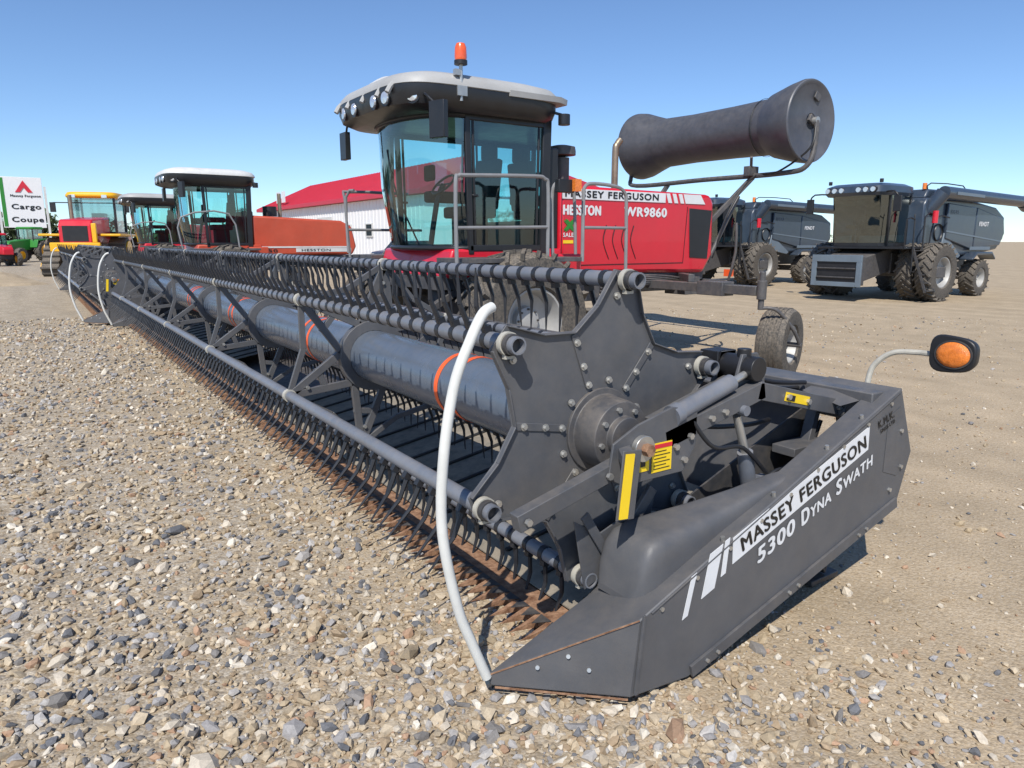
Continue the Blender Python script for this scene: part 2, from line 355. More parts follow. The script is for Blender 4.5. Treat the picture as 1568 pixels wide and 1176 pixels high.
# ---------------------------------------------------------------- windrower header (main)
CX,CZ,R6=1.816,.916,.595
A6=[math.radians(20+60*k) for k in range(6)]
def header(name,Ya,Yb,loc=(0,0,0),detail=True):
    o=Obj(name,(0,0,0),loc)
    Y0=Ya; Y1=Yb-0.4
    hexp=[(CX+R6*math.cos(a),CZ+R6*math.sin(a)) for a in A6]
    bt=o.p('bat_tubes','tube');ti=o.p('tines','tine')
    vec={200:(-.16,-.25),140:(-.07,.26),80:(.05,-.26),20:(.12,-.24),320:(.05,-.27),260:(-.03,-.27)}
    for k,(x,z) in enumerate(hexp):
        bt.tube((x,Y0-.09,z),(x,Y1+.05,z),.032,14)
        o.p('bushings','bush').cyl((x,Y0-.036,z),(x,Y0-.012,z),.043,n=18)
        o.p('bushings','bush').box((x,Y0-.026,z-.04),(.04,.02,.025))
        o.p('bushing_rings','dark').cyl((x,Y0-.06,z),(x,Y0-.036,z),.038,n=18)
        deg=20+60*k; vx,vz=vec[deg]
        y=Y0+.1
        sp=.115 if detail else .3
        while y<Y1-.05:
            j=random.uniform(-.016,.016);jx=random.uniform(-.015,.015)
            p0=Vector((x,y,z));p1=Vector((x+vx*.5-vz*.08,y+j*.4,z+vz*.5+vx*.08));p2=Vector((x+vx+jx,y+j,z+vz))
            ti.cyl(p0,p1,.012,.0095,6);ti.cyl(p1,p2,.0095,.003,6)
            if deg!=200: ti.cyl((x,y-.014,z),(x,y+.014,z),.0355,n=12)
            n_=Vector((vx,0,vz)).normalized(); ti.beam(Vector((x,y,z))+n_*.02,Vector((x,y,z))+n_*.055,.028,.03,up=(0,1,0))
            y+=sp
    ct=o.p('centre_tube','ctube');ct.cyl((CX,Y0+.01,CZ),(CX,Y1,CZ),.165,n=48)
    tp=o.p('orange_tape','orange')
    for yy in (2.95,5.1,7.4,9.6):
        if detail:
            for dy in(0,.15):
                tp.lathe([(.1665,0),(.168,0),(.168,.036),(.1665,.036)],(CX,yy+dy,CZ),(0.0,1,0.0),48)
    spd=o.p('spider_arms','plate',.002)
    ys=list(np.arange(4.3+Y0-2.05,Y1-1,2.27))
    for yy in ys:
        spd.lathe([(.168,-.03),(.23,-.03),(.23,.03),(.168,.03)],(CX,yy,CZ),(0,1,0),24)
        for k,a in enumerate(A6):
            tx,tz=hexp[k]
            for sg in(-1,1):
                b0=(CX+.22*math.cos(a+sg*.5),yy,CZ+.22*math.sin(a+sg*.5))
                spd.beam(b0,(tx,yy,tz),.03,.045)
            m0=(CX+.38*math.cos(a+.22),yy+.001,CZ+.38*math.sin(a+.22));m1=(CX+.38*math.cos(a-.22),yy+.001,CZ+.38*math.sin(a-.22))
            spd.beam(m0,m1,.026,.035)
            t2=hexp[(k+1)%6]
            mid=((tx+t2[0])/2*.9+CX*.1,yy,(tz+t2[1])/2*.9+CZ*.1)
            spd.beam((tx,yy,tz),mid,.022,.035);spd.beam(mid,(t2[0],yy,t2[1]),.022,.035)
            o.p('tube_clamps','bush').cyl((tx,yy-.018,tz),(tx,yy+.018,tz),.040,n=14)
            o.p('bolts','steel').cyl((tx*.8+CX*.2,yy-.03,tz*.8+CZ*.2),(tx*.8+CX*.2,yy+.03,tz*.8+CZ*.2),.012,n=6)
    for yp,sg in((Y0,-1),(Y1,1)):
        pl=o.p('reel_end_plate','plate',.002)
        poly=[]
        for a in A6:
            for da,rr in((-30,.72),(-14,.84),(-5,1.06),(5,1.06),(14,.84)):
                aa=a+math.radians(da);poly.append((CX+R6*rr*math.cos(aa),CZ+R6*rr*math.sin(aa)))
        pl.prism(poly,yp,yp+.008)
        for a in A6:
            c=Vector((CX,yp+sg*.008,CZ))
            rb=o.p('plate_ribs','frame',.002)
            for q in(-1,1):
                e0=c+Vector((math.cos(a+q*math.radians(30)),0,math.sin(a+q*math.radians(30))))*R6*.71
                e1=c+Vector((math.cos(a+q*math.radians(14)),0,math.sin(a+q*math.radians(14))))*R6*.83
                rb.beam(e0,e1,.02,.006)
                e2=c+Vector((math.cos(a+q*math.radians(5)),0,math.sin(a+q*math.radians(5))))*R6*1.05
                rb.beam(e1,e2,.02,.006)
            am=a+math.radians(30)
            s0=c+Vector((math.cos(am),0,math.sin(am)))*.19;s1=c+Vector((math.cos(am),0,math.sin(am)))*R6*.70
            rb.beam(s0+Vector((0,sg*-.005,0)),s1+Vector((0,sg*-.005,0)),.006,.03)
            bo=o.p('bolts','steel')
            for rr,dd in((.20,0),(.20,30),(.28,30),(.38,30),(.53,3)):
                aa=a+math.radians(dd);p=Vector((CX+rr*math.cos(aa),yp+sg*.003,CZ+rr*math.sin(aa)))
                bo.cyl(p,p+Vector((0,sg*.016,0)),.0095,n=6)
                o.p('washers','steel').cyl(p,p+Vector((0,sg*.007,0)),.0145,n=14)
    hb=o.p('hub_drum','chassis',.003)
    hb.lathe([(.17,0),(.17,-.012),(.145,-.014),(.14,-.1),(.135,-.125),(.08,-.13),(.08,-.16),(.04,-.165),(0,-.165)],(CX,Y0,CZ),(0,1,0),40)
    for i in range(8):
        a=i*math.pi/4+.2;o.p('bolts','steel').cyl((CX+.108*math.cos(a),Y0-.12,CZ+.108*math.sin(a)),(CX+.108*math.cos(a),Y0-.14,CZ+.108*math.sin(a)),.011,n=6)
    ya=Y0-.2
    ar=o.p('reel_arm','frame',.004)
    ar.beam((1.27,ya,.715),(1.72,ya,.83),.05,.065)
    ar.prism([(1.66,.80),(1.74,.76),(2.05,.76),(2.12,.86),(2.12,1.0),(1.98,1.03),(1.80,.985),(1.68,.93)],ya-.03,ya-.018)
    ar.beam((1.95,ya,.90),(2.54,ya,1.03),.06,.075)
    ar.beam((2.50,ya,1.03),(3.14,ya,.87),.06,.075)
    ar.beam((2.0,ya+.12,.93),(2.5,ya+.12,1.06),.03,.05)
    ar.prism([(2.40,1.0),(2.62,.98),(2.62,1.10),(2.56,1.18),(2.46,1.18)],ya+.035,ya+.05)
    ar.prism([(2.40,1.0),(2.62,.98),(2.62,1.10),(2.56,1.18),(2.46,1.18)],ya+.15,ya+.165)
    hx_=o.p('shaft_end','steel',.002);hx_.cyl((CX,ya-.03,CZ-.02),(CX,ya-.055,CZ-.02),.05,n=24);o.p('shaft_nut','rust').cyl((CX,ya-.055,CZ-.02),(CX,ya-.085,CZ-.02),.024,n=6)
    o.p('reel_motor','black',.003).cyl((2.50,ya-.02,1.12),(2.50,ya+.16,1.12),.052,n=24)
    o.p('reel_motor','black').box((2.50,ya+.2,1.12),(.12,.1,.12))
    o.p('reel_motor','black').cyl((2.50,ya+.06,1.16),(2.50,ya+.06,1.2),.03,n=12)
    hs=o.p('hydraulic_hoses','black');hs.path([(2.5,ya+.25,1.1),(2.62,ya+.3,1.12),(2.85,ya+.2,1.0),(3.1,ya+.15,.97)],.011);hs.path([(2.5,ya+.22,1.06),(2.66,ya+.28,1.06),(2.9,ya+.22,.96),(3.15,ya+.2,.93)],.011)
    hs.path([(2.1,ya+.08,.98),(2.3,ya+.1,.88),(2.6,ya+.1,.84),(2.9,ya+.2,.8)],.011)
    hs.path([(2.56,ya-.05,.64),(2.66,ya-.06,.66),(2.8,ya+.0,.5),(3.0,ya+.05,.6),(3.1,ya+.05,.8)],.010);hs.path([(2.1,ya-.02,.96),(2.2,ya-.05,.84),(2.4,ya-.04,.8),(2.56,ya-.05,.66)],.009)
    fa=o.p('fore_aft_cylinder','tube');fa.cyl((2.02,ya-.005,.99),(2.36,ya+.01,1.075),.036,n=20);fa.cyl((2.0,ya-.005,.985),(2.04,ya-.003,.995),.043,n=20)
    o.p('cylinder_rods','steel').cyl((2.36,ya+.01,1.075),(2.5,ya+.02,1.11),.016)
    lc=o.p('lift_cylinder','tube');lc.cyl((2.47,ya,.76),(2.56,ya+.02,.5),.034,n=18);o.p('cylinder_rods','steel').cyl((2.40,ya,.93),(2.47,ya,.76),.018);lc.cyl((2.40,ya-.05,.96),(2.40,ya+.05,.96),.022);lc.box((2.55,ya-.04,.62),(.04,.05,.06))
    for px,pz in((1.3,.722),(1.66,.815),(2.0,.87),(2.2,.955),(2.28,.97),(2.7,.98),(2.85,.94),(3.1,.88),(2.05,.81),(2.08,.9)):
        o.p('bolts','steel').cyl((px,ya-.026-.004,pz),(px,ya-.046,pz),.013,n=6)
    ar.tube((3.14,ya-.06,.855),(3.14,ya+.1,.855),.035,16)
    cv=o.p('cavity_brackets','frame',.003)
    cv.prism([(2.45,.30),(2.75,.34),(2.7,.56),(2.6,.62),(2.5,.52)],Y0-.16,Y0-.15);cv.prism([(2.45,.30),(2.75,.34),(2.7,.56),(2.6,.62),(2.5,.52)],Y0-.24,Y0-.23)
    cv.beam((2.1,Y0-.12,.35),(3.1,Y0-.12,.62),.05,.05);cv.beam((2.9,Y0-.14,.30),(3.05,Y0-.14,.86),.05,.04,up=(1,0,0));cv.bb(2.8,3.08,Y0-.22,Y0-.1,.68,.72)
    cv.box((2.2,Y0-.13,.45),(.16,.06,.1));cv.beam((1.80,Y0-.1,.40),(2.02,Y0-.1,.66),.02,.05);cv.beam((1.80,Y0-.1,.40),(1.66,Y0-.1,.62),.012,.04)
    cv.prism([(1.68,.30),(2.0,.42),(2.05,.62),(1.75,.52),(1.62,.60)],Y0-.088,Y0-.08)
    yb=o.p('yellow_guard_plate','yellow');yb.box((1.685,ya-.1,.79),(.04,.006,.24),Matrix.Rotation(math.radians(6),3,'Y'))
    ar.box((1.70,ya-.093,.79),(.09,.006,.26),Matrix.Rotation(math.radians(6),3,'Y'));ar.beam((1.7,ya-.09,.88),(1.75,ya,.9),.05,.04)
    for x0,x1,z0,z1 in((1.80,1.86,.80,.90),(1.875,1.98,.785,.90)): yb.bb(x0,x1,ya-.033,ya-.031,z0,z1)
    lt=o.p('decal_print','letter')
    for i in range(6): lt.bb(1.885,1.97-.02*(i%2),ya-.0345,ya-.0335,.797+i*.0135,.800+i*.0135)
    lt.bb(1.815,1.84,ya-.0345,ya-.0335,.82,.86)
    o.p('decal_red','red').bb(1.876,1.979,ya-.0348,ya-.0338,.879,.895)
    ar2=o.p('arm_decal','yellow');ar2.beam((2.68,ya-.032,.985),(2.86,ya-.032,.94),.002,.04)
    lt.beam((2.69,ya-.034,.98),(2.75,ya-.034,.965),.002,.026)
    def strip(name,mat,prof,y0,y1,th=.006):
        b=o.p(name,mat)
        poly=prof+[(x,z-th) for x,z in prof[::-1]]
        b.prism(poly,y0,y1)
    yend0=Y0-.07; yend1=Yb
    gap=(6.6,9.2) if detail else (Ya+4.6,Ya+7.2)
    for a,b_ in((yend0,gap[0]),(gap[1],yend1)):
        strip('draper_canvas','canvas',[(1.74,.125),(1.80,.15),(2.9,.34),(2.93,.32)],a,b_)
        y=a+.12
        while y<b_-.05:
            o.p('draper_slats','slat').beam((1.80,y,.158),(2.88,y,.345),.022,.012);y+=.3
        strip('back_sheet','frame',[(2.98,.30),(3.05,.55),(3.12,.9)],a,b_,.008)
        y=a+.5
        while y<b_-.1:
            o.p('back_ribs','frame').beam((3.07,y,.28),(3.16,y,.9),.04,.05,up=(1,0,0));y+=1.1
    strip('under_pan','dark',[(1.72,.06),(3.1,.14)],yend0,yend1)
    rb=o.p('rear_beam','frame',.006);rb.bb(3.12,3.32,Y0-.38,yend1,.84,.97);rb.bb(3.05,3.2,yend0,yend1,.12,.26)
    rb.bb(2.98,3.119,yend0,yend1,.895,.915)
    cb=o.p('cutter_bar','rust',.002);cb.bb(1.60,1.74,yend0,yend1,.075,.115)
    gd=o.p('knife_guards','rust');kn=o.p('knife','dark')
    y=yend0+.04
    while y<yend1:
        gd.add([(1.62,y-.018,.07),(1.62,y+.018,.07),(1.62,y+.018,.115),(1.62,y-.018,.115),(1.46,y,.085)],[(0,1,2,3),(0,4,1),(1,4,2),(2,4,3),(3,4,0)])
        kn.add([(1.62,y,.118),(1.62,y+.07,.118),(1.545,y+.035,.118),(1.62,y,.121),(1.62,y+.07,.121),(1.545,y+.035,.121)],[(0,1,2),(5,4,3),(0,2,5,3),(1,4,5,2),(0,3,4,1)])
        y+=.0762
    for yy in (Y0-.075,yend1):
        o.p('end_sheet','dark').prism([(1.68,.07),(3.2,.12),(3.2,.9),(2.7,.72),(1.9,.42),(1.70,.24)],yy,yy+.01)
    ft=o.p('support_feet','dark',.004)
    for yy in(Y0-.2,yend1+.1):
        ft.beam((2.95,yy,.36),(3.1,yy,.04),.09,.012,up=(1,0,0));ft.beam((3.2,yy,.4),(3.1,yy,.04),.09,.012,up=(1,0,0));ft.box((3.08,yy,.02),(.22,.12,.03))
        ft.beam((2.2,yy,.12),(3.0,yy,.3),.1,.05)
    def divider(f,near=True):
        s=o.p('divider_shield','shield',.006)
        m=f
        O=[(1.61,m(1.62),.05),(1.90,m(1.62),.02),(3.33,m(1.62),.40),(3.42,m(1.62),.66),(3.27,m(1.62),.985),(1.645,m(1.62),.343)]
        T=(1.21,m(1.95),.11);T2=(1.23,m(1.95),.06)
        I=[(1.72,m(1.97),.05),(1.72,m(1.97),.275),(1.95,m(1.94),.42),(2.53,m(1.74),.675),(3.22,m(1.72),.975),(1.92,m(1.80),.02)]
        v=O+[T,T2]+I
        s.add(v,[(0,1,2,3,4,5),(6,7,0,5),(6,5,9),(5,10,9),(5,4,12,11,10),(6,9,8,7),(7,8,0),(0,8,13,1)])
        s.add([O[2],O[3],O[4],(3.33,m(1.98),.40),(3.40,m(1.98),.66),(3.27,m(1.98),.985)],[(0,1,4,3),(1,2,5,4)])
        s.add([O[4],(3.27,m(1.98),.985),(3.05,m(1.98),.94),(3.05,m(1.78),.9)],[(0,1,2,3)])
        s.add([I[1],I[2],I[3],I[4],(3.22,m(1.72),.45),(2.5,m(1.74),.3),(1.95,m(1.94),.1),I[0]],[(0,1,6,7),(1,2,5,6),(2,3,4,5)])
        h=o.p('shield_hump','shield',0,50)
        rings=[]
        for X,zt,ya_,yb_ in((1.72,.34,1.74,1.93),(1.735,.44,1.71,1.945),(1.755,.52,1.70,1.95),(1.79,.56,1.69,1.95),(1.86,.575,1.69,1.95),(1.98,.585,1.69,1.93),(2.15,.610,1.69,1.87),(2.33,.645,1.68,1.81),(2.5,.68,1.67,1.77),(2.6,.69,1.66,1.745)):
            zb=.343+(X-1.645)*.395-.06
            zb=min(zb,zt-.01);rg=[]
            for k in range(17):
                t=math.pi*k/16;c=math.cos(t);q=math.sin(t)
                rg.append((X,m((ya_+yb_)/2-(yb_-ya_)/2*math.copysign(abs(c)**.36,c)),zb+(zt-zb)*abs(q)**.36))
            rings.append(rg)
        h.loft(rings,closed=False)
        h.add(rings[0],[tuple(range(17))]);h.add(rings[-1],[tuple(range(17))])
        st=o.p('shield_trim','frame',.003);yy=m(1.613)
        st.beam((1.92,yy,.045),(3.32,yy,.425),.012,.05)
        st.beam((1.66,yy,.36),(1.63,yy,.06),.01,.012)
        st2=o.p('nose_edge_wear','rust');st2.beam((1.22,m(1.942),.112),(1.64,m(1.616),.345),.004,.004);st2.beam((1.24,m(1.935),.058),(1.60,m(1.62),.048),.005,.006)
        st.beam((1.70,m(1.618),.353),(3.26,m(1.618),.968),.006,.006)
        st.prism([(3.18,.60),(3.30,.56),(3.36,.70),(3.28,.90),(3.18,.86)],m(1.619),m(1.6175))
        bo=o.p('bolts','steel')
        for px in(2.0,2.06,2.5,2.56,3.0,3.06):
            pz=.045+(px-1.92)*.271;bo.cyl((px,yy,pz),(px,m(1.598),pz),.008,n=8)
        for i in range(9):
            px=1.75+i*.18;pz=.343+(px-1.645)*.395-.03
            bo.cyl((px,m(1.622),pz),(px,m(1.612),pz),.009,n=8)
        for px,pz in((3.3,.78),(3.33,.6),(3.25,.5)): bo.cyl((px,m(1.622),pz),(px,m(1.608),pz),.01,n=8)
        for fx,fy in((.35,.4),(.55,.25),(.7,.6)):
            p=Vector(T)*(1-fx)+Vector(O[5])*fx*(1-fy)+Vector(O[0])*fx*fy
            bo.cyl(p,p+Vector((-.006,(m(0)-m(1))*.008,.004)),.008,n=8)
        for X in(2.1,2.4,2.75,3.0):
            z_=.343+(X-1.645)*.395+.006;bo.cyl((X,m(1.645),z_-.01),(X-.004,m(1.645),z_+.008),.009,n=8)
        P=[(1.29,2.02,1.43),(1.24,2.0,1.41),(1.18,1.98,1.33),(1.115,1.98,1.18),(1.07,1.98,.93),(1.062,1.98,.68),(1.11,1.97,.40),(1.16,1.96,.25),(1.215,1.95,.10)]
        o.p('divider_pipe','pvc').path([(x,m(y),z) for x,y,z in P],.0185,14)
    divider(lambda y:y+(Ya-2.05))
    divider(lambda y:(yend1)+(1.98-y))
    if detail:
        ysf=1.6165
        A=math.radians(19.0);wb=o.p('white_band','white')
        def quad(b,x,z,w_,h_,sh,y=ysf):
            ca,sa=math.cos(A),math.sin(A)
            pts=[(0,0),(w_,0),(w_+sh,h_),(sh,h_)]
            P=[(x+u*ca-v*sa,z+u*sa+v*ca) for u,v in pts];b.prism(P,y,y+.002)
        quad(wb,2.13,.425,.95,.105,.03)
        quad(wb,1.96,.33,.075,.15,.09)
        quad(wb,1.86,.275,.03,.14,.09)
        quad(wb,2.065,.39,.028,.13,.06)
        text(o.p('brand_lettering','letter'),'MASSEY FERGUSON',(2.185,ysf-.002,.466),.87,.060,A,.022)
        ml_=o.p('model_lettering','white')
        text(ml_,'5300',(2.29,ysf,.385),.25,.066,A,.03,.2)
        text(ml_,'D',(2.57,ysf,.480),.055,.068,A,.03,.2)
        text(ml_,'YNA',(2.635,ysf,.503),.14,.048,A,.025,.2)
        text(ml_,'S',(2.81,ysf,.563),.045,.068,A,.03,.2)
        text(ml_,'WATH',(2.865,ysf,.583),.23,.048,A,.025,.2)
        text(o.p('dealer_lettering','letter'),'K.M.K.',(3.10,ysf,.82),.13,.036,math.radians(17),.01)
        text(o.p('dealer_lettering','letter'),'SALES LTD',(3.12,ysf,.795),.12,.018,math.radians(17),.01)
        lp=o.p('lamp_bracket','bush');lp.path([(3.30,1.80,.97),(3.32,1.79,1.06),(3.34,1.72,1.13),(3.36,1.62,1.145),(3.36,1.53,1.145)],.013,10)
        lb=o.p('marker_lamp_body','black',.004)
        def lring(x,s_):
            R=[]
            for i in range(28):
                t=2*math.pi*i/28;c=math.cos(t);q=math.sin(t)
                yy=math.copysign(abs(c)**.6,c);zz=math.copysign(abs(q)**.6,q)
                hz=.082*(1+.12*yy)           # taller towards the bracket side
                R.append((x,1.45+.098*yy*s_,1.16+hz*zz*s_))
            return R
        lb.loft([lring(3.325,.96),lring(3.335,1.0),lring(3.385,.9)])
        am=o.p('marker_lamp_lens','amber',0,60)
        def er(x,a_,b_): return [(x,1.443+a_*math.cos(2*math.pi*i/28),1.16+b_*math.sin(2*math.pi*i/28)) for i in range(28)]
        am.loft([er(3.325,.071,.057),er(3.316,.069,.055),er(3.309,.052,.04),er(3.306,.02,.015)])
        o.p('lamp_bezel','dark').loft([er(3.3245,.079,.064),er(3.319,.078,.063),er(3.319,.071,.057)],caps=False)
        am.lathe([(.06,0),(.056,.014),(.03,.022),(0,.025)],(3.385,1.447,1.16),(1,0,0),24)
    o.done()
    return o
header('windrower_header',2.05,15.2)
header('windrower_header',2.05,13.2,loc=(-.4,14.4,0),detail=False)
# ---------------------------------------------------------------- self-propelled windrower
def windrower(loc,hood='red',roof='roofw',style=0):
    o=Obj('self_propelled_windrower',(4.5,7.9,0),(4.5+loc[0],7.9+loc[1],0))
    c=7.9
    tyre(o,(4.55,6.45,.78),.78,.52,.36,(0,-1,0),22,'rim','drive_wheel')
    tyre(o,(4.55,9.35,.78),.78,.52,.36,(0,1,0),22,'rim','drive_wheel')
    for s in(-1,1):
        yc=c+s*2.7
        ax=Vector((.30,.95*s,0))
        wc=Vector((7.46,yc,.43))
        tyre(o,wc,.43,.34,.22,ax,0,'rim','caster_wheel')
        cf=o.p('caster_fork','chassis',.006)
        cf.cyl((7.05,yc,.86),(7.05,yc,1.3),.035,n=16);cf.cyl((7.05,yc,.98),(7.05,yc,1.2),.055,n=16)
        q=ax.normalized()*.24
        cf.path([(7.05,yc,.88),tuple(Vector((7.12,yc,.86))+q*.6),tuple(wc+q+Vector((-.16,0,.2))),tuple(wc+q)],.022,8)
        cf.cyl(wc,wc+q*1.08,.03)
    ch=o.p('chassis','chassis',.008)
    ch.bb(7.0,7.14,c-2.65,c+2.65,1.02,1.13)
    for s in(-1,1):
        ch.bb(3.9,8.35,c+s*.55-.09,c+s*.55+.09,.95,1.2)
        ch.beam((7.08,c+s*1.6,1.18),(7.9,c+s*.6,1.15),.08,.1)
        ch.bb(6.96,7.18,c+s*2.0-.2,c+s*2.0+.2,.99,1.16)
    ch.bb(4.35,4.75,c-1.2,c+1.2,.7,1.1);ch.bb(3.8,8.2,c-.8,c+.8,1.1,1.26)
    for i in range(10):
        ch.path([(5.6+i*.12,c-.82,1.2),(6.2+i*.12,c-.95,1.0+.02*i),(7+i*.1,c-.9,1.1)],.014,6)
    ch.box((5.8,c-.85,1.05),(.5,.3,.3));ch.box((7.9,c-.7,1.02),(.3,.4,.25));ch.box((8.25,c,1.05),(.2,1.3,.3))
    for s in(-1,1): ch.beam((4.6,c+s*.75,.8),(3.35,c+s*.75,.45),.12,.12);ch.beam((4.3,c+s*.75,1.2),(3.4,c+s*.75,.7),.08,.08)
    pf=o.p('platform','chassis',.004)
    pf.bb(3.75,5.3,6.35,7.0,1.42,1.47);pf.bb(3.75,5.3,8.8,9.45,1.42,1.47)
    rd=o.p('body_panels',hood,.03)
    rd.prism([(3.85,1.24),(5.5,1.24),(5.5,1.56),(3.95,1.56)],7.0,8.8)
    rd.prism([(4.9,1.15),(5.6,1.15),(5.6,1.5),(5.1,1.5)],6.72,6.999)
    hd=o.p('hood',hood,.05)
    rl=o.p('hand_rails','rail')
    if style==0:
        hd.prism([(5.5,1.26),(8.15,1.2),(8.33,1.45),(8.3,2.2),(8.2,2.3),(5.5,2.33)],7.03,8.77)
        g_=o.p('grille','black',.005);g_.prism([(7.83,1.42),(8.2,1.4),(8.25,2.08),(7.78,2.1)],7.02,7.03)
        for i in range(10): g_.bb(8.3,8.335,7.2,8.6,1.5+i*.07,1.53+i*.07)
        wd=o.p('hood_decal','white');wd.bb(5.52,7.3,7.02,7.028,2.16,2.285);
        for a in(7.36,7.48,7.6): wd.prism([(a,2.16),(a+.07,2.16),(a+.02,2.285),(a-.05,2.285)],7.02,7.028)
        wd.prism([(7.7,2.16),(8.1,2.16),(8.0,2.285),(7.65,2.285)],7.02,7.028)
        text(o.p('hood_lettering','letter'),'MASSEY FERGUSON',(5.56,7.016,2.185),1.6,.08,0,.03)
        text(o.p('hood_model','white'),'WR9860',(6.55,7.024,1.97),.78,.115,0,.04)
        text(o.p('hood_model','white'),'HESSTON',(5.54,7.024,1.97),.6,.115,0,.04)
        bk=o.p('side_vents','black')
        for i in range(4): bk.path([(6.25+i*.16,7.026,1.85),(6.2+i*.16,7.026,1.65),(6.3+i*.16,7.026,1.42)],.006,6)
        bk.bb(5.505,5.512,7.02,7.022,1.3,2.3)
        bk.path([(5.7,7.026,1.35),(7.7,7.026,1.35),(7.75,7.026,2.12)],.005,6,1)
        o.p('rear_cab_box','cabblk',.02).bb(5.30,5.5,7.08,8.7,1.3,2.25);o.p('rear_cab_box','cabblk').bb(5.30,5.5,7.08,7.25,2.25,2.75)
        text(o.p('hood_model','white'),'SALES',(5.54,7.024,1.7),.2,.05,0,.02);o.p('small_decal','yellow').bb(5.54,5.70,7.0235,7.026,1.62,1.66)
        text(o.p('small_decal','green'),'X',(5.56,7.022,1.78),.16,.12,0,.1)
    else:
        hd.prism([(5.3,1.28),(8.0,1.28),(8.12,1.5),(8.0,2.05),(7.7,2.2),(5.3,2.3)],7.03,8.77)
        wd=o.p('hood_decal','cream');wd.bb(5.35,7.9,7.02,7.028,1.47,1.51)
        wd.bb(6.4,7.95,7.02,7.028,1.36,1.46)
        text(o.p('hood_lettering','letter'),'HESSTON',(6.55,7.016,1.38),.8,.06,0,.02)
        text(o.p('hood_model','letter'),'8450',(5.4,7.016,1.36),.5,.08,0,.02)
        o.p('rear_cab_box','cabblk',.02).bb(5.1,5.35,7.08,8.7,1.3,2.4)
        o.p('air_cleaner','black').cyl((5.9,7.5,2.3),(5.9,7.5,2.55),.18,n=24)
    bot=[(4.18,7.02),(4.02,7.12),(3.9,7.35),(3.84,7.62),(3.82,7.9),(3.84,8.18),(3.9,8.45),(4.02,8.68),(4.18,8.78)]
    top=[(4.13,7.0),(3.92,7.1),(3.76,7.32),(3.67,7.6),(3.64,7.9),(3.67,8.2),(3.76,8.48),(3.92,8.7),(4.13,8.8)]
    gl=o.p('windscreen','glass')
    gl.loft([[(x,y,1.56) for x,y in bot],[(x*.5+u*.5-.05,y*.5+v*.5,2.3) for (x,y),(u,v) in zip(bot,top)],[(x,y,3.03) for x,y in top]],closed=False)
    sg=o.p('side_glass','glass')
    for y0,y1 in((7.03,7.01),(8.77,8.79)):
        sg.add([(4.22,y0,1.6),(5.16,y0,1.6),(5.2,y1,3.03),(4.2,y1,3.03)],[(0,1,2,3)])
    o.p('rear_glass','glass').add([(5.26,7.1,1.9),(5.26,8.7,1.9),(5.26,8.7,3.0),(5.26,7.1,3.0)],[(0,1,2,3)])
    pb=o.p('cab_pillars','cabblk',.01)
    for s in(-1,1):
        y=c+s*.885
        pb.beam((4.2,y,1.5),(4.16,y,3.06),.05,.07,up=(1,0,0))
        pb.beam((5.22,y,1.5),(5.26,y,3.06),.06,.12,up=(1,0,0))
        pb.beam((4.18,y,1.57),(5.22,y,1.57),.05,.07);pb.beam((4.18,y,3.0),(5.22,y,3.0),.05,.1)
        pb.beam((4.22,y+s*.012,2.15),(4.3,y+s*.012,2.15),.03,.03)
        pb.beam((4.26,y,1.6),(4.24,y,3.0),.03,.03,up=(1,0,0));pb.beam((5.12,y,1.6),(5.15,y,3.0),.03,.03,up=(1,0,0))
    pb.path([(x,y,1.57) for x,y in bot],.03,8,3)
    pb.path([(x,y,3.0) for x,y in top],.04,8,3)
    pb.bb(3.95,5.25,7.05,8.75,1.47,1.53)
    wp=o.p('wiper','black');wp.path([(3.85,7.6,1.6),(3.72,7.9,2.2),(3.66,8.0,2.7)],.01,6)
    st=o.p('seat','seat',.03)
    st.box((4.72,7.9,2.0),(.5,.5,.14));st.box((4.98,7.9,2.35),(.13,.48,.62),Matrix.Rotation(.12,3,'Y'));st.box((5.02,7.9,2.75),(.1,.28,.2));st.box((4.72,7.9,1.75),(.35,.35,.4))
    st.box((4.75,7.58,2.18),(.4,.1,.08));st.box((4.6,8.25,2.2),(.6,.2,.14));st.box((4.4,8.35,2.5),(.06,.25,.2))
    sw=o.p('steering_wheel','black')
    sw.path([(4.35+.19*math.cos(t)*.6,7.9+.19*math.sin(t),2.33+.19*math.cos(t)*.6) for t in np.linspace(0,2*math.pi,17)],.015,8,1)
    sw.path([(4.35,7.9,2.33),(4.25,7.9,2.1),(4.15,7.9,1.55)],.035,8,2);sw.beam((4.35,7.72,2.33),(4.35,8.08,2.33),.02,.02)
    rbk=o.p('roof_fascia','cabblk');rf=o.p('roof_cap',roof)
    X0,hx=4.40,1.09
    rbk.loft([sup(X0+.05,c,hx*.88,1.0,3.0),sup(X0,c,hx*.97,1.05,3.05),sup(X0,c,hx,1.08,3.14),sup(X0,c,hx,1.08,3.24)])
    rf.loft([sup(X0+.02,c,hx*.985,1.065,3.235),sup(X0+.02,c,hx*1.01,1.09,3.25),sup(X0+.02,c,hx*1.0,1.08,3.30),sup(X0+.02,c,hx*.95,1.03,3.36),sup(X0+.02,c,hx*.8,.88,3.41),sup(X0+.02,c,hx*.4,.45,3.44)])
    if style==0:
        rf.loft([[(x,y,3.21) for x,y in((4.6,6.80),(5.3,6.80),(5.47,6.9),(5.47,7.2),(4.6,7.2))],[(x,y,3.27) for x,y in((4.6,6.79),(5.3,6.79),(5.48,6.9),(5.48,7.2),(4.6,7.2))]])
        for Yv in(7.15,7.42,7.83,8.27,8.62): rf.path([(3.5,Yv,3.29),(3.36,Yv,3.25),(3.295,Yv,3.16)],.03,8,3)
    ln=o.p('work_lights','lens')
